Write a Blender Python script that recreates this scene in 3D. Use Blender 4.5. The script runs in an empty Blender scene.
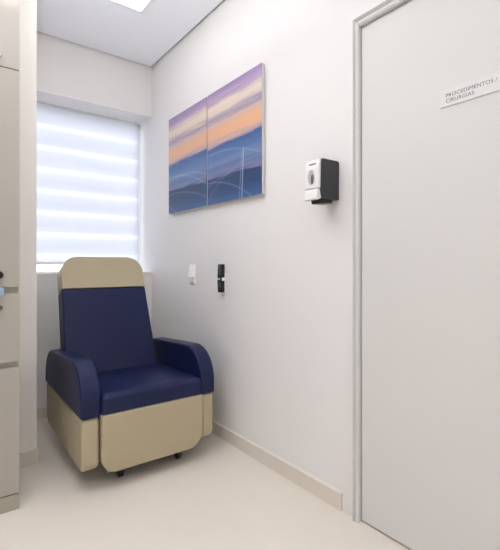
import bpy, bmesh, math
from mathutils import Vector, Matrix

scene = bpy.context.scene
COL = scene.collection
PI = math.pi

# ------------------------------------------------------------------ materials
def mat(name, color, rough=0.6, spec=0.4, metal=0.0, bump=0.0, bscale=200.0, var=0.0, vscale=6.0, coat=0.0):
    m = bpy.data.materials.new(name); m.use_nodes = True
    nt = m.node_tree; b = nt.nodes['Principled BSDF']
    b.inputs['Base Color'].default_value = (*color, 1)
    b.inputs['Roughness'].default_value = rough
    b.inputs['Specular IOR Level'].default_value = spec
    b.inputs['Metallic'].default_value = metal
    b.inputs['Coat Weight'].default_value = coat
    b.inputs['Coat Roughness'].default_value = 0.15
    tc = nt.nodes.new('ShaderNodeTexCoord')
    if var > 0:
        n = nt.nodes.new('ShaderNodeTexNoise'); n.inputs['Scale'].default_value = vscale
        n.inputs['Detail'].default_value = 4
        nt.links.new(tc.outputs['Object'], n.inputs['Vector'])
        mx = nt.nodes.new('ShaderNodeMix'); mx.data_type = 'RGBA'
        mx.inputs['A'].default_value = (*[c * (1 - var) for c in color], 1)
        mx.inputs['B'].default_value = (*[min(1, c * (1 + var)) for c in color], 1)
        nt.links.new(n.outputs['Fac'], mx.inputs['Factor'])
        nt.links.new(mx.outputs['Result'], b.inputs['Base Color'])
    if bump > 0:
        n2 = nt.nodes.new('ShaderNodeTexNoise'); n2.inputs['Scale'].default_value = bscale
        nt.links.new(tc.outputs['Object'], n2.inputs['Vector'])
        bp = nt.nodes.new('ShaderNodeBump'); bp.inputs['Strength'].default_value = bump
        bp.inputs['Distance'].default_value = 0.002
        nt.links.new(n2.outputs['Fac'], bp.inputs['Height'])
        nt.links.new(bp.outputs['Normal'], b.inputs['Normal'])
    return m

M = {}
M['wall'] = mat('wall_paint', (0.815, 0.797, 0.79), 0.6, 0.3, bump=0.05, bscale=300, var=0.01)
M['ceil'] = mat('ceiling_paint', (0.91, 0.93, 0.985), 0.8, 0.2, var=0.008)
M['floor'] = mat('vinyl_floor', (0.765, 0.705, 0.625), 0.33, 0.4, bump=0.03, bscale=40, var=0.025, vscale=9)
M['skirt'] = mat('vinyl_skirting', (0.73, 0.68, 0.61), 0.45, 0.35, var=0.02)
M['skirt_cap'] = mat('skirting_cap', (0.82, 0.78, 0.71), 0.4, 0.4)
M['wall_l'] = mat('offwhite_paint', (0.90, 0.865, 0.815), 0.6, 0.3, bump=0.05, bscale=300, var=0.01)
M['door'] = mat('door_laminate', (0.70, 0.692, 0.678), 0.5, 0.35, var=0.006, vscale=3)
M['frame'] = mat('door_frame_paint', (0.70, 0.698, 0.695), 0.4, 0.4)
M['cab'] = mat('cabinet_laminate', (0.415, 0.385, 0.342), 0.5, 0.35, var=0.01)
M['cab_in'] = mat('cabinet_channel', (0.42, 0.40, 0.35), 0.45, 0.4)
M['plinth'] = mat('cabinet_plinth', (0.40, 0.37, 0.31), 0.5, 0.35)
M['blue'] = mat('navy_vinyl', (0.0075, 0.0128, 0.060), 0.42, 0.32, bump=0.12, bscale=350, var=0.05)
M['cream'] = mat('cream_vinyl', (0.455, 0.390, 0.262), 0.45, 0.4, bump=0.12, bscale=350, var=0.02)
M['black'] = mat('black_plastic', (0.012, 0.012, 0.013), 0.45, 0.4, var=0.05)
M['dark'] = mat('charcoal_plastic', (0.040, 0.040, 0.046), 0.42, 0.4, var=0.04)
M['key_grey'] = mat('grey_keys', (0.12, 0.12, 0.125), 0.5, 0.4)
M['white_pl'] = mat('white_plastic', (0.84, 0.84, 0.83), 0.35, 0.5, var=0.005)
M['grey_pl'] = mat('grey_plastic', (0.45, 0.45, 0.46), 0.4, 0.4)
M['chrome'] = mat('chrome', (0.5, 0.5, 0.51), 0.25, 0.5, metal=1.0)
M['brass'] = mat('dull_bronze', (0.20, 0.15, 0.10), 0.35, 0.5, metal=0.8)
M['steel'] = mat('dark_steel', (0.05, 0.05, 0.055), 0.5, 0.4, metal=0.4)
M['sign'] = mat('sign_plate', (0.73, 0.72, 0.71), 0.3, 0.5)
M['ink'] = mat('sign_ink', (0.12, 0.12, 0.13), 0.5, 0.3)
M['tag'] = mat('blue_tag', (0.36, 0.47, 0.68), 0.4, 0.4)
M['canvas_edge'] = mat('picture_edge', (0.66, 0.64, 0.64), 0.4, 0.4)
M['winframe'] = mat('window_frame_white', (0.86, 0.87, 0.88), 0.4, 0.4)

def emission(name, color, strength):
    m = bpy.data.materials.new(name); m.use_nodes = True
    nt = m.node_tree; nt.nodes.clear()
    o = nt.nodes.new('ShaderNodeOutputMaterial'); e = nt.nodes.new('ShaderNodeEmission')
    e.inputs['Color'].default_value = (*color, 1); e.inputs['Strength'].default_value = strength
    nt.links.new(e.outputs[0], o.inputs['Surface']); return m
M['lamp'] = emission('lit_diffuser', (0.98, 0.985, 0.99), 7.0)

def glass_mat():
    m = bpy.data.materials.new('window_glass'); m.use_nodes = True
    nt = m.node_tree; nt.nodes.clear()
    o = nt.nodes.new('ShaderNodeOutputMaterial')
    t = nt.nodes.new('ShaderNodeBsdfTransparent'); g = nt.nodes.new('ShaderNodeBsdfGlossy')
    g.inputs['Roughness'].default_value = 0.02
    t.inputs['Color'].default_value = (0.96, 0.98, 1, 1)
    f = nt.nodes.new('ShaderNodeFresnel'); f.inputs['IOR'].default_value = 1.45
    mx = nt.nodes.new('ShaderNodeMixShader')
    nt.links.new(f.outputs[0], mx.inputs[0]); nt.links.new(t.outputs[0], mx.inputs[1]); nt.links.new(g.outputs[0], mx.inputs[2])
    nt.links.new(mx.outputs[0], o.inputs['Surface']); return m
M['glass'] = glass_mat()

def math_node(nt, op, a, b=None, clamp=False):
    n = nt.nodes.new('ShaderNodeMath'); n.operation = op; n.use_clamp = clamp
    for i, v in enumerate((a, b)):
        if v is None: continue
        if isinstance(v, (int, float)): n.inputs[i].default_value = v
        else: nt.links.new(v, n.inputs[i])
    return n.outputs[0]

def blind_mat():
    # day-and-night fabric: solid woven bands alternating with sheer bands
    m = bpy.data.materials.new('banded_blind_fabric'); m.use_nodes = True
    nt = m.node_tree; nt.nodes.clear()
    o = nt.nodes.new('ShaderNodeOutputMaterial')
    tc = nt.nodes.new('ShaderNodeTexCoord'); s = nt.nodes.new('ShaderNodeSeparateXYZ')
    nt.links.new(tc.outputs['Object'], s.inputs[0])
    z = s.outputs['Z']
    ph = math_node(nt, 'MODULO', math_node(nt, 'MULTIPLY', math_node(nt, 'ADD', z, 0.1655 - 0.030), 1 / 0.1655), 1.0)
    r = nt.nodes.new('ShaderNodeValToRGB'); nt.links.new(ph, r.inputs[0])
    els = r.color_ramp.elements
    data = BLIND_RAMP
    els[0].position = data[0][0]; els[0].color = (*data[0][1], 1)
    els[1].position = data[-1][0]; els[1].color = (*data[-1][1], 1)
    for p, c in data[1:-1]:
        e = els.new(p); e.color = (*c, 1)
    tl = nt.nodes.new('ShaderNodeBsdfTranslucent'); nt.links.new(r.outputs[0], tl.inputs['Color'])
    df = nt.nodes.new('ShaderNodeBsdfDiffuse'); df.inputs['Color'].default_value = (0.75, 0.76, 0.80, 1)
    mx = nt.nodes.new('ShaderNodeMixShader'); mx.inputs[0].default_value = 0.82
    nt.links.new(df.outputs[0], mx.inputs[1]); nt.links.new(tl.outputs[0], mx.inputs[2])
    nt.links.new(mx.outputs[0], o.inputs['Surface']); return m
BLIND_RAMP = [(0.0, (0.668, 0.665, 0.69)), (0.25, (0.685, 0.682, 0.70)), (0.42, (0.70, 0.695, 0.715)),
              (0.56, (0.77, 0.765, 0.775)), (0.66, (0.80, 0.795, 0.805)), (0.72, (0.69, 0.685, 0.71)), (1.0, (0.668, 0.665, 0.69))]
M['blind'] = blind_mat()

def picture_mat(name, seed):
    # blurred dusk over water: horizontal streaks of lilac, cream, peach and blue
    m = bpy.data.materials.new(name); m.use_nodes = True
    nt = m.node_tree; b = nt.nodes['Principled BSDF']
    b.inputs['Roughness'].default_value = 0.3; b.inputs['Specular IOR Level'].default_value = 0.35
    tc = nt.nodes.new('ShaderNodeTexCoord'); s = nt.nodes.new('ShaderNodeSeparateXYZ')
    nt.links.new(tc.outputs['Object'], s.inputs[0])
    y, z = s.outputs['Y'], s.outputs['Z']
    mp = nt.nodes.new('ShaderNodeMapping'); mp.inputs['Scale'].default_value = (1, 1.2, 22)
    mp.inputs['Rotation'].default_value = (0.05, 0, 0); mp.inputs['Location'].default_value = (seed, seed, seed)
    nt.links.new(tc.outputs['Object'], mp.inputs[0])
    n = nt.nodes.new('ShaderNodeTexNoise'); n.inputs['Scale'].default_value = 1.6; n.inputs['Detail'].default_value = 5
    n.inputs['Roughness'].default_value = 0.65
    nt.links.new(mp.outputs[0], n.inputs['Vector'])
    # fraction from the top edge of the panel (z runs 0 .. 0.712 upward)
    fr = math_node(nt, 'SUBTRACT', 1.0, math_node(nt, 'DIVIDE', z, 0.712))
    fr = math_node(nt, 'ADD', fr, math_node(nt, 'MULTIPLY', math_node(nt, 'SUBTRACT', n.outputs['Fac'], 0.5), 0.16))
    r = nt.nodes.new('ShaderNodeValToRGB'); nt.links.new(fr, r.inputs[0])
    stops = [(0.0, (0.30, 0.22, 0.44)), (0.08, (0.46, 0.34, 0.50)), (0.14, (0.78, 0.67, 0.56)), (0.20, (0.70, 0.59, 0.52)),
             (0.25, (0.33, 0.27, 0.40)), (0.30, (0.64, 0.46, 0.42)), (0.37, (0.80, 0.44, 0.23)), (0.43, (0.74, 0.43, 0.31)),
             (0.475, (0.44, 0.34, 0.42)), (0.50, (0.055, 0.115, 0.30)), (0.58, (0.090, 0.175, 0.38)), (0.65, (0.17, 0.235, 0.41)), (0.68, (0.10, 0.175, 0.37)),
             (0.745, (0.19, 0.20, 0.36)), (0.775, (0.024, 0.052, 0.14)), (0.88, (0.026, 0.062, 0.17)), (1.0, (0.045, 0.115, 0.29))]
    els = r.color_ramp.elements
    els[0].position, els[0].color = stops[0][0], (*stops[0][1], 1)
    els[1].position, els[1].color = stops[-1][0], (*stops[-1][1], 1)
    for p, c in stops[1:-1]:
        e = els.new(p); e.color = (*c, 1)
    # thin pale light trails: arcs in the blue half
    out = r.outputs[0]
    def add_line(dist, width, amt, lo, hi, prev):
        k = math_node(nt, 'SUBTRACT', 1.0, math_node(nt, 'DIVIDE', math_node(nt, 'ABSOLUTE', dist), width), True)
        k = math_node(nt, 'MULTIPLY', k, math_node(nt, 'LESS_THAN', z, hi))
        k = math_node(nt, 'MULTIPLY', k, math_node(nt, 'GREATER_THAN', z, lo))
        k = math_node(nt, 'MULTIPLY', k, amt)
        mx = nt.nodes.new('ShaderNodeMix'); mx.data_type = 'RGBA'
        nt.links.new(k, mx.inputs['Factor']); nt.links.new(prev, mx.inputs['A'])
        mx.inputs['B'].default_value = (0.55, 0.64, 0.84, 1)
        return mx.outputs['Result']
    def arc(cy, cz, rad):
        a = math_node(nt, 'POWER', math_node(nt, 'ABSOLUTE', math_node(nt, 'SUBTRACT', y, cy)), 2.0)
        c = math_node(nt, 'POWER', math_node(nt, 'ABSOLUTE', math_node(nt, 'SUBTRACT', z, cz)), 2.0)
        return math_node(nt, 'SUBTRACT', math_node(nt, 'SQRT', math_node(nt, 'ADD', a, c)), rad)
    for (cy, cz, rad, w, amt, lo, hi) in PIC_ARCS[seed]:
        out = add_line(arc(cy, cz, rad), w, amt, lo, hi, out)
    if seed == 2:
        out = add_line(math_node(nt, 'SUBTRACT', math_node(nt, 'ADD', y, math_node(nt, 'MULTIPLY', z, 0.06)), -0.375), 0.007, 0.6, 0.0, 0.29, out)
        out = add_line(math_node(nt, 'SUBTRACT', math_node(nt, 'ADD', y, math_node(nt, 'MULTIPLY', z, 0.10)), -0.35), 0.004, 0.4, 0.0, 0.27, out)
    nt.links.new(out, b.inputs['Base Color'])
    return m
PIC_ARCS = {1: [(-0.05, -0.75, 1.02, 0.010, 0.15, 0, 0.34), (-0.1, -1.10, 1.24, 0.008, 0.13, 0, 0.33), (0.25, -0.6, 0.70, 0.008, 0.15, 0, 0.2),
                (-0.2, -0.9, 1.16, 0.012, 0.15, 0, 0.34)],
            2: [(-0.1, -0.85, 1.17, 0.009, 0.15, 0, 0.35), (-0.35, -1.0, 1.17, 0.008, 0.13, 0, 0.3), (0.0, -0.7, 0.84, 0.008, 0.15, 0, 0.2),
                (-0.5, -0.5, 0.72, 0.007, 0.10, 0, 0.33)]}
M['pic1'] = picture_mat('dusk_picture_print_wide', 2)
M['pic2'] = picture_mat('dusk_picture_print_far', 1)

# ------------------------------------------------------------------ helpers
def link(name, bm, m, parent=None, bevel=0.0, seg=3, smooth=True, angle=40):
    bmesh.ops.recalc_face_normals(bm, faces=bm.faces)
    me = bpy.data.meshes.new(name); bm.to_mesh(me); bm.free()
    for p in me.polygons: p.use_smooth = smooth
    if isinstance(m, (list, tuple)):
        for k in m: me.materials.append(k)
    else: me.materials.append(m)
    o = bpy.data.objects.new(name, me); COL.objects.link(o)
    if bevel > 0:
        md = o.modifiers.new('bevel', 'BEVEL'); md.width = bevel; md.segments = seg
        md.limit_method = 'ANGLE'; md.angle_limit = math.radians(angle); md.harden_normals = True
        md.use_clamp_overlap = True
    elif smooth:
        me.set_sharp_from_angle(angle=math.radians(angle))
    if parent is not None: o.parent = parent
    return o

def box(bm, x0, x1, y0, y1, z0, z1):
    vs = [bm.verts.new(p) for p in ((x0, y0, z0), (x1, y0, z0), (x1, y1, z0), (x0, y1, z0), (x0, y0, z1), (x1, y0, z1), (x1, y1, z1), (x0, y1, z1))]
    for f in ((0, 3, 2, 1), (4, 5, 6, 7), (0, 1, 5, 4), (1, 2, 6, 5), (2, 3, 7, 6), (3, 0, 4, 7)):
        bm.faces.new([vs[i] for i in f])
    return bm

def boxes(*bs):
    bm = bmesh.new()
    for b in bs: box(bm, *b)
    return bm

def prism(pts, a0, a1, axis):
    """outline pts (2D) extruded along axis from a0 to a1; axis 'X': pts=(y,z); 'Y': pts=(x,z); 'Z': pts=(x,y)"""
    bm = bmesh.new()
    def P(p, a):
        return {'X': (a, p[0], p[1]), 'Y': (p[0], a, p[1]), 'Z': (p[0], p[1], a)}[axis]
    lo = [bm.verts.new(P(p, a0)) for p in pts]; hi = [bm.verts.new(P(p, a1)) for p in pts]
    bm.faces.new(lo); bm.faces.new(list(reversed(hi)))
    n = len(pts)
    for i in range(n):
        j = (i + 1) % n
        bm.faces.new((lo[i], lo[j], hi[j], hi[i]))
    return bm

def rounded(corners, seg=8):
    """polygon with a radius per corner: [(x, y, r), ...] counter-clockwise"""
    out = []; n = len(corners)
    for i, (x, y, r) in enumerate(corners):
        p = Vector((x, y)); a = Vector(corners[i - 1][:2]); c = Vector(corners[(i + 1) % n][:2])
        if r <= 0: out.append((x, y)); continue
        u = (a - p).normalized(); v = (c - p).normalized()
        ang = u.angle(v); d = r / math.tan(ang / 2)
        ctr = p + (u + v).normalized() * (r / math.sin(ang / 2))
        s = p + u * d - ctr; e = p + v * d - ctr
        tot = s.angle_signed(e)
        for k in range(seg + 1):
            t = -tot * k / seg
            q = Matrix.Rotation(t, 2) @ s
            out.append((ctr.x + q.x, ctr.y + q.y))
    return out

def cyl(bm, p, q, r, n=20, r2=None):
    p = Vector(p); q = Vector(q); r2 = r if r2 is None else r2
    d = (q - p).normalized(); u = d.orthogonal().normalized(); v = d.cross(u)
    A = [bm.verts.new(p + (u * math.cos(2 * PI * k / n) + v * math.sin(2 * PI * k / n)) * r) for k in range(n)]
    B = [bm.verts.new(q + (u * math.cos(2 * PI * k / n) + v * math.sin(2 * PI * k / n)) * r2) for k in range(n)]
    bm.faces.new(list(reversed(A))); bm.faces.new(B)
    for k in range(n):
        j = (k + 1) % n; bm.faces.new((A[k], A[j], B[j], B[k]))
    return bm

def cushion(x0, x1, y0, y1, z0, z1, r, crown=0.0, n=18, rb=None, slope=0.0):
    """rounded upholstery block with a softly crowned top"""
    bm = bmesh.new()
    bmesh.ops.create_cube(bm, size=2.0)
    bmesh.ops.subdivide_edges(bm, edges=bm.edges[:], cuts=n, use_grid_fill=True)
    hx, hy, hz = (x1 - x0) / 2, (y1 - y0) / 2, (z1 - z0) / 2
    c = Vector(((x0 + x1) / 2, (y0 + y1) / 2, (z0 + z1) / 2))
    for v in bm.verts:
        # push grid lines towards the rounded edges
        w = [math.copysign(abs(t) ** 0.62, t) for t in v.co]
        p = Vector((w[0] * hx, w[1] * hy, w[2] * hz))
        r_ = r if (rb is None or w[2] > -0.5) else rb + (r - rb) * max(0.0, (w[2] + 1) * 2)
        q = Vector((max(-hx + r_, min(hx - r_, p.x)), max(-hy + r_, min(hy - r_, p.y)), max(-hz + r_, min(hz - r_, p.z))))
        d = p - q
        if d.length > 1e-9: p = q + d.normalized() * r_
        if v.co.z > -0.2:
            p.z += crown * (1 - w[0] ** 2) * (1 - w[1] ** 2) * max(0, w[2])
        p.z -= slope * (p.y + hy) / (2 * hy)
        v.co = p + c
    return bm

def tube(pts, r, n=8):
    bm = bmesh.new()
    for a, b in zip(pts[:-1], pts[1:]): cyl(bm, a, b, r, n)
    return bm

def tag(o, label=None, cat=None, group=None, kind=None):
    if label: o['label'] = label
    if cat: o['category'] = cat
    if group: o['group'] = group
    if kind: o['kind'] = kind
    return o

def empty(name, loc):
    o = bpy.data.objects.new(name, None); COL.objects.link(o); o.location = loc
    o.empty_display_size = 0.05
    return o

def under(parent, *objs):
    """parts are modelled in room coordinates; keep them there under their thing"""
    bpy.context.view_layer.update()
    for o in objs:
        o.parent = parent; o.matrix_parent_inverse = parent.matrix_world.inverted()

def structure(name, bm, m, label, cat, **k):
    return tag(link(name, bm, m, **k), label, cat, None, 'structure')

# ------------------------------------------------------------------ room shell
XR, YB, ZC = 1.43, 3.204, 2.735       # right wall, back wall, ceiling
XL, YL = 0.440, 2.50                  # free corner of the left wall
XW, YF = -1.9, -2.3                   # unseen far walls
ZT = 2.775                            # underside of the slab above the ceiling
SILL, HEAD, YO = 1.033, 2.325, 3.56   # window niche

structure('floor', boxes((XW, XR + 0.10, YF, YB + 0.36, -0.06, 0.0)), M['floor'], 'pale beige vinyl floor', 'floor', smooth=False)
g = 0.017
bm = bmesh.new()
box(bm, XW, XR - g, YF, YL - g, ZC, ZC + 0.012)
box(bm, XL + g, XR - g, YL - g, YB - g, ZC, ZC + 0.012)
box(bm, XW, XR + 0.15, YF, YO, ZT, ZT + 0.05)
structure('ceiling', bm, M['ceil'], 'white plasterboard ceiling with a shadow gap along its edges', 'ceiling', smooth=False)

# right wall with the doorway, plus an added backing that blocks daylight behind the leaf
DY0, DY1, DZ = 0.255, 1.112, 2.136    # outer size of the door frame
bm = boxes((XR, XR + 0.15, DY1, YO, 0, ZT), (XR, XR + 0.15, YF, DY0, 0, ZT), (XR, XR + 0.15, DY0, DY1, DZ, ZT),
           (XR + 0.07, XR + 0.15, DY0, DY1, 0, DZ))
structure('wall_right', bm, M['wall'], 'long white right wall holding the pictures and the door', 'wall', smooth=False)
bm = boxes((XL, XR, YB, YO, 0, SILL - 0.02), (XL, XR, YB, YO, HEAD, ZT))
structure('wall_back', bm, M['wall'], 'white back wall below and above the window niche', 'wall', smooth=False)
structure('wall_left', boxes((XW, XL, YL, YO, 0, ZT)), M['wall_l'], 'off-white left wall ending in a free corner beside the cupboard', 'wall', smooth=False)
structure('wall_front', boxes((XW, XR + 0.15, YF - 0.1, YF, 0, ZT)), M['wall'], 'white wall behind the viewer', 'wall', smooth=False)
structure('wall_side', boxes((XW - 0.1, XW, YF - 0.1, YL, 0, ZT)), M['wall'], 'white side wall far left of the viewer', 'wall', smooth=False)

def skirting(name, b, cap, label):
    o = structure(name, boxes(b), M['skirt'], label, 'baseboard', bevel=0.0015, seg=2)
    c = link('cap_strip', boxes(cap), M['skirt_cap'], bevel=0.0015, seg=2); under(o, c)
skirting('baseboard_right', (XR - 0.010, XR, 1.184, YB, 0, 0.075), (XR - 0.013, XR, 1.184, YB, 0.075, 0.081), 'beige skirting along the right wall')
skirting('baseboard_back', (XL, XR - 0.013, YB - 0.010, YB, 0, 0.075), (XL, XR - 0.013, YB - 0.013, YB, 0.075, 0.081), 'beige skirting along the back wall')
skirting('baseboard_left', (0.297, XL + 0.010, YL - 0.010, YL, 0, 0.075), (0.297, XL + 0.013, YL - 0.013, YL, 0.075, 0.081), 'beige skirting at the foot of the left wall')

# ------------------------------------------------------------------ window with banded roller blind
yw = 3.50
bm = boxes((XL, XL + 0.045, yw, yw + 0.05, SILL, HEAD), (XR - 0.012, XR, yw, yw + 0.05, SILL, HEAD),
           (XL + 0.045, XR - 0.012, yw, yw + 0.05, SILL, SILL + 0.008), (XL + 0.045, XR - 0.012, yw, yw + 0.05, HEAD - 0.04, HEAD))
w = structure('window_1', boxes((XL + 0.045, XR - 0.012, yw + 0.02, yw + 0.026, SILL + 0.008, HEAD - 0.04)), M['glass'], 'tall window in the niche behind the blind', 'window', smooth=False)
wf = link('window_frame', bm, M['winframe'], bevel=0.003)
ws = link('window_sill', boxes((XL, XR, YB - 0.004, YO, SILL - 0.02, SILL)), M['wall'], bevel=0.002)
under(w, wf, ws)

yb = 3.43
bl = empty('roller_blind', (0.925, yb, SILL))
bm = bmesh.new()
x0, x1, z0, z1 = XL + 0.012, XR - 0.024, 1.105, HEAD - 0.012
fab = boxes((x0 - 0.925, x1 - 0.925, -0.0006, 0.0006, z0 - SILL, z1 - SILL))
o = link('fabric', fab, M['blind'], bl, smooth=False)
o = link('bottom_rail', boxes((x0, x1, yb - 0.007, yb + 0.007, 1.092, 1.112)), M['white_pl'], bevel=0.004); under(bl, o)
o = link('head_rail', boxes((x0 - 0.006, x1 + 0.006, yb - 0.004, yb + 0.030, HEAD - 0.014, HEAD)), M['white_pl'], bevel=0.003); under(bl, o)
pts = [(XR - 0.016, yb - 0.028, HEAD - 0.005), (XR - 0.016, yb - 0.03, 1.13), (XR - 0.018, yb - 0.035, 1.108), (XR - 0.02, yb - 0.04, 1.10),
       (XR - 0.022, yb - 0.045, 1.108), (XR - 0.022, yb - 0.045, 1.13), (XR - 0.016, yb - 0.03, HEAD - 0.005)]
o = link('pull_chain', tube(pts, 0.0018), M['winframe']); under(bl, o)
tag(bl, 'white banded roller blind pulled down over the window behind the armchair', 'blind')

# ------------------------------------------------------------------ door
ft = 0.014                                              # how far the frame stands off the wall
fw = 0.0245
xl = XR + 0.003                                         # face of the leaf
d = structure('door_1', boxes((xl, xl + 0.04, DY0 + fw + 0.003, DY1 - fw - 0.003, 0.007, DZ - fw * 1.45 - 0.003)), M['door'], 'plain off-white flush door with a name sign', 'door', bevel=0.0015, seg=2)
bm = bmesh.new()
ft = 0.024
# section across the frame, from the outer edge (0) to the inner edge (fw): proud outer edge, splay, rounded lip
sec = [(0, 0.065), (0, -ft), (0.003, -ft), (0.011, -0.008), (0.012, -0.016), (0.0145, -0.020), (0.019, -0.020), (fw, -0.014), (fw, 0.065)]
def frame_run(path):
    rings = []
    for P in path:
        rings.append([bm.verts.new((XR + d_, P[0] + P[2] * a_, P[1] + P[3] * a_)) for a_, d_ in sec])
    for A, B in zip(rings[:-1], rings[1:]):
        for k in range(len(sec) - 1):
            bm.faces.new((A[k], A[k + 1], B[k + 1], B[k]))
    for e_ in (rings[0], rings[-1]): bm.faces.new(e_)
frame_run([(DY1, 0, -1, 0), (DY1, DZ, -1, -1.45), (DY0, DZ, 1, -1.45), (DY0, 0, 1, 0)])
df = link('door_frame', bm, M['frame'], angle=25); under(d, df)

# sign on the door
sg = tag(link('door_sign', boxes((xl - 0.004, xl, 0.47, 0.743, 1.650, 1.712)), M['sign'], bevel=0.001, seg=2),
         'white rectangular name sign with dark capital lettering on the door', 'sign')
def words(body, size_w, y_left, z_base, align_w=None, height=None):
    cu = bpy.data.curves.new('letters', 'FONT'); cu.body = body; cu.size = 1.0; cu.extrude = 0.0; cu.space_character = 1.05
    to = bpy.data.objects.new('letters', cu); COL.objects.link(to)
    bpy.context.view_layer.update()
    me = bpy.data.meshes.new_from_object(to.evaluated_get(bpy.context.evaluated_depsgraph_get()))
    bpy.data.objects.remove(to); bpy.data.curves.remove(cu)
    xs = [v.co.x for v in me.vertices]; ys = [v.co.y for v in me.vertices]
    sx = size_w / (max(xs) - min(xs)) if size_w else align_w
    sy = height
    x0_ = min(xs)
    for v in me.vertices:
        X, Y = (v.co.x - x0_) * sx, v.co.y * sy
        v.co = (xl - 0.0044, y_left - X, z_base + Y)
    bm = bmesh.new(); bm.from_mesh(me); bpy.data.meshes.remove(me)
    return bm, sx
b1, sx = words('PROCEDIMENTOS /', 0.166, 0.7205, 1.6815, height=0.0185)
b2, _ = words('CIRURGIAS', None, 0.7205, 1.6625, align_w=sx, height=0.0185)
for i, b in enumerate((b1, b2)):
    r_ = bmesh.ops.extrude_face_region(b, geom=b.faces[:])
    bmesh.ops.translate(b, verts=[v for v in r_['geom'] if isinstance(v, bmesh.types.BMVert)], vec=(0.0006, 0, 0))
    t = link('lettering', b, M['ink'], smooth=False); under(sg, t)

# ------------------------------------------------------------------ cupboard at the left edge
CX0, CX1, CY0, CY1 = -0.155, 0.296, 2.075, 2.49
cb = empty('tall_cupboard', (CX1 - 0.225, 2.28, 0))
t_ = 0.014
bm = boxes((CX0, CX0 + t_, CY0 + 0.019, CY1, 0.07, 2.72), (CX1 - t_, CX1, CY0 + 0.019, CY1, 0.07, 2.72), (CX0 + t_, CX1 - t_, CY1 - 0.012, CY1, 0.07, 2.72),
           (CX0 + t_, CX1 - t_, CY0 + 0.03, CY1 - 0.012, 0.07, 0.085), (CX0 + t_, CX1 - t_, CY0 + 0.03, CY1 - 0.012, 2.705, 2.72),
           (CX0 + t_, CX1 - t_, CY0 + 0.03, CY1 - 0.012, 1.950, 1.966))
car = link('carcass', bm, M['cab'], bevel=0.001, seg=2)
pl = link('plinth', boxes((CX0, CX1 - 0.002, CY0 + 0.002, CY1 - 0.02, 0, 0.07)), M['plinth'], bevel=0.001, seg=2)
def front(name, z0, z1):
    return link(name, boxes((CX0, CX1, CY0, CY0 + 0.018, z0, z1)), M['cab'], bevel=0.001, seg=2)
du = front('door', 1.960, 2.718); dm = front('door', 0.992, 1.956)
dr1 = front('drawer', 0.660, 0.964); dr2 = front('drawer', 0.074, 0.635)
chn = [link('grip_channel', boxes((CX0 + t_, CX1 - t_, CY0 + 0.020, CY0 + 0.029, z - 0.01, z + 0.036)), M['cab_in']) for z in (0.960, 0.631)]
under(cb, car, pl, du, dm, dr1, dr2, *chn)
tag(cb, 'tall beige laminate cupboard at the left edge of the view', 'cupboard')
def knob(x, z, r, depth, m, parent, name):
    bm = bmesh.new()
    cyl(bm, (x, CY0, z), (x, CY0 - depth * 0.6, z), r * 0.6, 24)
    cyl(bm, (x, CY0 - depth * 0.5, z), (x, CY0 - depth, z), r, 24, r * 0.8)
    o = link(name, bm, m); under(parent, o); return o
tag(knob(0.218, 2.003, 0.010, 0.018, M['chrome'], du, 'knob'), 'chrome knob')
tag(knob(0.217, 1.046, 0.017, 0.020, M['black'], dm, 'lock'), 'black lock')
tag(knob(0.220, 0.903, 0.012, 0.016, M['brass'], dr1, 'lock'), 'bronze lock')
# key tag hanging from the black lock
kt = empty('key_tag', (0.217, CY0 - 0.014, 0.955))
bm = prism(rounded([(0.198, 0.958, 0.004), (0.234, 0.958, 0.004), (0.234, 0.992, 0.006), (0.198, 0.992, 0.006)], 5), CY0 - 0.012, CY0 - 0.008, 'Y')
tb = link('tag_body', bm, M['tag'], bevel=0.001, seg=2)
ring = [(0.217 + 0.0075 * math.sin(a), CY0 - 0.010, 1.0 + 0.036 + 0.045 * (math.cos(a) - 1) / 2 + 0.0) for a in [2 * PI * k / 20 for k in range(21)]]
kr = link('ring', tube(ring, 0.001), M['chrome']); under(kt, tb, kr)
tag(kt, 'small blue key tag hanging from the black lock of the cupboard', 'key tag')

# ------------------------------------------------------------------ ceiling lamp
lx0, lx1, ly0, ly1 = 0.66, 1.058, 2.127, 2.525
lp = empty('ceiling_light', ((lx0 + lx1) / 2, (ly0 + ly1) / 2, ZC))
e = 0.012
fr = link('lamp_frame', boxes((lx0, lx1, ly0, ly0 + e, ZC - 0.012, ZC), (lx0, lx1, ly1 - e, ly1, ZC - 0.012, ZC),
                              (lx0, lx0 + e, ly0 + e, ly1 - e, ZC - 0.012, ZC), (lx1 - e, lx1, ly0 + e, ly1 - e, ZC - 0.012, ZC)), M['white_pl'], bevel=0.001, seg=2)
di = link('diffuser', boxes((lx0 + e, lx1 - e, ly0 + e, ly1 - e, ZC - 0.010, ZC - 0.002)), M['lamp'], smooth=False)
under(lp, fr, di)
tag(lp, 'lit square white LED panel on the ceiling above the armchair', 'ceiling light')

def area(loc, size, power, color=(0.985, 0.985, 0.985), size_y=None):
    l = bpy.data.lights.new('unseen_light', 'AREA'); l.energy = power; l.color = color
    l.shape = 'RECTANGLE'; l.size = size; l.size_y = size_y or size
    o = bpy.data.objects.new('unseen_light', l); COL.objects.link(o); o.location = loc
    return o
area((0.45, 1.15, ZC - 0.02), 0.60, 2.0)
area((-0.6, 0.2, ZC - 0.02), 0.60, 12)
area((0.30, -1.2, ZC - 0.02), 0.60, 12)
up = area((0.02, 1.50, 2.22), 0.55, 33)          # added light without a fixture, facing up to brighten the ceiling
up.rotation_euler.x = PI

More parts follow.
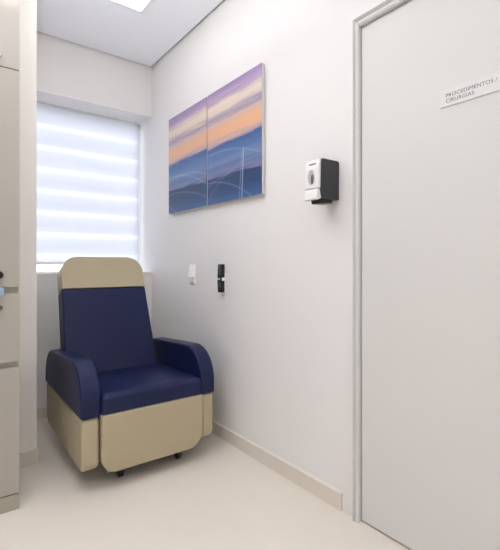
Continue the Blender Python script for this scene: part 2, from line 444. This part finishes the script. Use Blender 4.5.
# ------------------------------------------------------------------ pictures
def picture(y0, y1, z0, z1, m, label):
    p = empty('picture_panel', (XR - 0.028, y1, z0))
    f = link('print', boxes((0, 0.003, y0 - y1, 0, 0, z1 - z0)), m, p, smooth=False)
    b = link('backing', boxes((XR - 0.0249, XR - 0.006, y0 + 0.0005, y1 - 0.0005, z0 + 0.0005, z1 - 0.0005)), M['canvas_edge'], smooth=False)
    under(p, b)
    for zb_ in (z1 - 0.10, z0 + 0.06):
        under(p, link('hanging_batten', boxes((XR - 0.006, XR, y0 + 0.05, y1 - 0.05, zb_, zb_ + 0.04)), M['canvas_edge'], smooth=False))
    return tag(p, label, 'picture', 'dusk picture panels')
picture(1.719, 2.275, 1.478, 2.190, M['pic1'], 'dusk seascape panel nearer the soap dispenser, wider of the pair')
picture(2.288, 2.834, 1.478, 2.190, M['pic2'], 'dusk seascape panel nearer the window, left half of the pair')

# ------------------------------------------------------------------ soap dispenser
sd = empty('soap_dispenser', (XR, 1.25, 1.378))
y0, y1, zb, zt = 1.203, 1.284, 1.368, 1.558
xf = 1.297
prof = rounded([(XR, zb + 0.012, 0.004), (XR, zt - 0.004, 0.012), (xf + 0.012, zt - 0.006, 0.020), (xf + 0.009, zb + 0.050, 0.004), (xf + 0.020, zb + 0.010, 0.008)], 5)
prof2 = [(p[0], p[1]) for p in prof]
bm = prism(prof2, y0, y1, 'Y')
hs = link('housing', bm, M['dark'], bevel=0.006, seg=3)
prof = rounded([(xf + 0.0125, zb + 0.054, 0.002), (xf + 0.0145, zt - 0.010, 0.003), (xf + 0.008, zt - 0.012, 0.005), (xf, zt - 0.05, 0.04), (xf - 0.002, zb + 0.054, 0.004)], 5)
cv = link('cover', prism(prof, y0 + 0.001, y1 - 0.001, 'Y'), M['white_pl'], bevel=0.005, seg=3)
prof = rounded([(xf + 0.020, zb + 0.012, 0.003), (xf + 0.010, zb + 0.051, 0.003), (xf - 0.004, zb + 0.051, 0.006), (xf - 0.008, zb + 0.004, 0.006), (xf + 0.004, zb + 0.004, 0.004)], 5)
lv = link('push_lever', prism(prof, y0 + 0.003, y1 - 0.003, 'Y'), M['white_pl'], bevel=0.005, seg=3)
def oval(cy, cz, ry, rz, xa, xb):
    return prism([(cy + ry * math.cos(2 * PI * k / 28), cz + rz * math.sin(2 * PI * k / 28)) for k in range(28)], xa, xb, 'X')
wn = link('level_window', oval(1.246, 1.472, 0.019, 0.032, xf - 0.0035, xf + 0.004), M['grey_win'] if 'grey_win' in M else mat('smoky_window', (0.50, 0.50, 0.51), 0.2, 0.5), bevel=0.001)
lq = link('soap_level', oval(1.237, 1.462, 0.0085, 0.021, xf - 0.0055, xf - 0.003), mat('dark_window', (0.13, 0.13, 0.14), 0.2, 0.5), bevel=0.0008)
em = link('emblem', boxes((xf + 0.0022, xf + 0.010, 1.224, 1.264, 1.5255, 1.5315)), M['key_grey'], bevel=0.001)
nz = link('nozzle', prism(rounded([(xf + 0.020, zb - 0.010, 0.003), (xf + 0.095, zb - 0.006, 0.004), (xf + 0.090, zb + 0.018, 0.002), (xf + 0.012, zb + 0.014, 0.002)], 4), y0 + 0.006, y1 - 0.02, 'Y'), M['black'], bevel=0.003)
under(sd, hs, cv, lv, wn, lq, em, nz)
for o_, l_ in ((hs, 'charcoal grey housing'), (cv, 'white front cover'), (nz, 'black nozzle block')): o_['label'] = l_
tag(sd, 'white and charcoal soap dispenser fixed to the wall beside the door', 'soap dispenser')

# ------------------------------------------------------------------ switch
sw = empty('light_switch', (XR, 2.515, 1.028))
br = mat('bright_white_plastic', (0.93, 0.93, 0.935), 0.3, 0.5, var=0.004)
pt = link('cover_plate', boxes((XR - 0.008, XR, 2.478, 2.552, 0.955, 1.092)), br, bevel=0.003)
rk = link('rocker', prism([(XR - 0.0075, 1.004), (XR - 0.0075, 1.086), (XR - 0.010, 1.086), (XR - 0.026, 1.006)], 2.484, 2.546, 'Y'), br, bevel=0.002)
lip = link('lower_slot', boxes((XR - 0.012, XR - 0.0075, 2.486, 2.540, 0.962, 0.972)), M['grey_pl'], bevel=0.001)
under(sw, pt, rk, lip); lip['label'] = 'grey slot'
tag(sw, 'white switch plate on the wall between the armchair and the black remote', 'switch')

# ------------------------------------------------------------------ remote in its wall holder
ry = 2.130                             # centre line of the remote
rh = empty('remote_mount', (XR, ry, 0.92))
bk = link('back_plate', boxes((XR - 0.006, XR, ry - 0.024, ry + 0.024, 0.915, 1.040)), M['white_pl'], bevel=0.002)
cl = link('clip', boxes((XR - 0.030, XR - 0.006, ry - 0.0330, ry - 0.0245, 0.992, 1.012)), br, bevel=0.002)
cl2 = link('clip', boxes((XR - 0.026, XR - 0.006, ry + 0.0245, ry + 0.0285, 0.992, 1.012)), M['white_pl'], bevel=0.001)
lg = link('ledge', boxes((XR - 0.032, XR - 0.006, ry - 0.022, ry + 0.022, 0.912, 0.917)), M['white_pl'], bevel=0.001)
under(rh, bk, cl, cl2, lg)
tag(rh, 'white plastic wall cradle gripping the black remote control', 'remote holder')
rc = empty('remote_control', (XR - 0.02, ry, 0.918))
prof = rounded([(XR - 0.0068, 0.9185, 0.004), (XR - 0.0068, 1.094, 0.006), (XR - 0.028, 1.096, 0.008), (XR - 0.0335, 1.02, 0.03), (XR - 0.0290, 1.003, 0.008), (XR - 0.0335, 0.985, 0.03), (XR - 0.029, 0.9185, 0.006)], 5)
bd = link('body', prism(prof, ry - 0.0235, ry + 0.0235, 'Y'), M['black'], bevel=0.004, seg=3)
keys = []
for zz in (1.078, 1.064, 1.050, 1.036, 0.972, 0.958):
    for j in range(3):
        yy = ry + (j - 1) * 0.013
        xx = XR - 0.029 - 0.0045 * max(0.0, 1 - abs(zz - (1.02 if zz > 1.0 else 0.985)) / 0.075)
        keys.append(link('button', boxes((xx - 0.002, xx + 0.003, yy - 0.004, yy + 0.004, zz - 0.004, zz + 0.004)), M['key_grey'], bevel=0.001, seg=2))
em2 = link('badge', boxes((XR - 0.0325, XR - 0.0275, ry - 0.006, ry + 0.012, 0.9995, 1.0065)), M['white_pl'], bevel=0.001)
em2['label'] = 'small white badge'
under(rc, bd, em2, *keys)
tag(rc, 'black handheld remote control hanging upright on the right wall', 'remote control')

# ------------------------------------------------------------------ recliner armchair (modelled facing -Y)
ch = empty('recliner_armchair', (0.91, 2.42, 0))
AX0, AX1, BX0, BX1 = 0.544, 0.629, 1.189, 1.271
AY0, AY1 = 1.990, 2.815
parts = []
AZ = 0.358                              # seam between the blue pads and the cream panels
def arm(xa, xb):
    lo = rounded([(AY0, 0.100, 0.05), (AY1 - 0.03, 0.108, 0.04), (AY1, AZ, 0.0), (AY0, AZ, 0.0)], 6)
    s = link('side_panel', prism(lo, xa, xb, 'X'), M['cream'], bevel=0.020, seg=4)
    hi = rounded([(AY0 - 0.004, AZ + 0.001, 0.012), (AY1 + 0.004, AZ + 0.001, 0.012), (AY1 + 0.002, 0.572, 0.19), (AY0 - 0.004, 0.626, 0.18)], 14)
    a = link('armrest', prism(hi, xa - 0.004, xb + 0.004, 'X'), M['blue'], bevel=0.034, seg=6)
    s['label'] = 'cream lower side panel'; a['label'] = 'navy blue armrest'
    parts.extend((s, a))
arm(AX0, AX1); arm(BX0, BX1)
seat = link('seat', cushion(AX1 + 0.004, BX0 - 0.004, 1.966, 2.56, 0.371, 0.466, 0.030, 0.008, rb=0.006, slope=0.022), M['blue']); seat['label'] = 'navy blue seat cushion'
fp = link('front_panel', prism(rounded([(AX1 + 0.004, 0.082, 0.075), (BX0 - 0.004, 0.082, 0.085), (BX0 - 0.004, 0.370, 0.010), (AX1 + 0.004, 0.370, 0.010)], 10), 1.966, 2.03, 'Y'),
          M['cream'], bevel=0.016, seg=4); fp['label'] = 'cream leg rest panel'
parts += [seat, fp]
# backrest, drawn flat (u across, w along the slope) then tilted
cxb = 0.867
tilt = math.radians(19.0)
org = Vector((cxb, 2.47, 0.42))
R = Matrix.Translation(org) @ Matrix.Rotation(-tilt, 4, 'X')
def back_part(pts, v0, v1):
    bm = prism(pts, v0, v1, 'Y'); bmesh.ops.transform(bm, matrix=R, verts=bm.verts); return bm
def half(w):                       # half width along the slope
    return 0.280 - 0.022 * (w / 0.74)
WS, WT = 0.555, 0.765
bk = link('backrest', back_part(rounded([(-half(0), 0.0, 0.02), (half(0), 0.0, 0.02), (half(WS), WS, 0.012), (-half(WS), WS, 0.012)], 6), 0.0, 0.125), M['blue'], bevel=0.020, seg=4)
hd = link('headrest', back_part(rounded([(-half(WS), WS + 0.001, 0.004), (half(WS), WS + 0.001, 0.004), (half(WT), WT, 0.105), (-half(WT), WT, 0.105)], 12), -0.002, 0.125), M['cream'], bevel=0.032, seg=5)
bk['label'] = 'navy blue backrest'; hd['label'] = 'cream headrest'
parts += [bk, hd]
# underframe and castors
bm = boxes((0.70, 0.74, 2.04, 2.72, 0.085, 0.125), (1.08, 1.12, 2.04, 2.72, 0.085, 0.125), (0.632, 1.188, 2.06, 2.10, 0.100, 0.14), (0.632, 1.188, 2.62, 2.66, 0.100, 0.14))
uf = link('underframe', bm, M['steel'], bevel=0.003); parts.append(uf)
for x, y in ((0.755, 2.075), (1.085, 2.075), (0.72, 2.68), (1.10, 2.68)):
    bm = bmesh.new()
    cyl(bm, (x - 0.011, y, 0.028), (x + 0.011, y, 0.028), 0.028, 24)
    wh = link('wheel', bm, M['black'], bevel=0.003)
    bm = boxes((x - 0.019, x - 0.013, y - 0.016, y + 0.022, 0.022, 0.07), (x + 0.013, x + 0.019, y - 0.016, y + 0.022, 0.022, 0.07), (x - 0.019, x + 0.019, y - 0.02, y + 0.026, 0.062, 0.088))
    cyl(bm, (x - 0.016, y, 0.028), (x + 0.016, y, 0.028), 0.006, 12)
    cs = link('castor', bm, M['black'], bevel=0.002); under(cs, wh); parts.append(cs)
pd = link('brake_pedal', boxes((0.678, 0.694, 2.035, 2.065, 0.055, 0.072), (0.680, 0.692, 2.04, 2.06, 0.072, 0.11)), M['grey_pl'], bevel=0.003); pd['label'] = 'pale grey foot pedal'
parts.append(pd)
under(ch, *parts)
ch.rotation_euler.z = math.radians(-0.6)
tag(ch, 'navy blue and cream upholstered recliner armchair in the corner by the window', 'armchair')

# ------------------------------------------------------------------ daylight, camera, view
wd = bpy.data.worlds.new('sky'); scene.world = wd; wd.use_nodes = True
bg = wd.node_tree.nodes['Background']
bg.inputs['Color'].default_value = (0.92, 0.955, 1.0, 1); bg.inputs['Strength'].default_value = 5.9

cam = bpy.data.cameras.new('camera'); co = bpy.data.objects.new('camera', cam); COL.objects.link(co)
yaw = math.atan2(314, 408)
co.location = (0, 0, 1.09); co.rotation_euler = (PI / 2, 0, -yaw)
cam.sensor_fit = 'HORIZONTAL'; cam.sensor_width = 36; cam.lens = 408 / 500 * 36
cam.shift_y = -10 / 500; cam.clip_start = 0.02
scene.camera = co
scene.view_settings.view_transform = 'Standard'; scene.view_settings.look = 'None'
scene.view_settings.gamma = 1; scene.view_settings.exposure = -0.12
scene.view_settings.use_curve_mapping = False
scene.cycles.max_bounces = 12; scene.cycles.diffuse_bounces = 8
scene.cycles.use_denoising = True
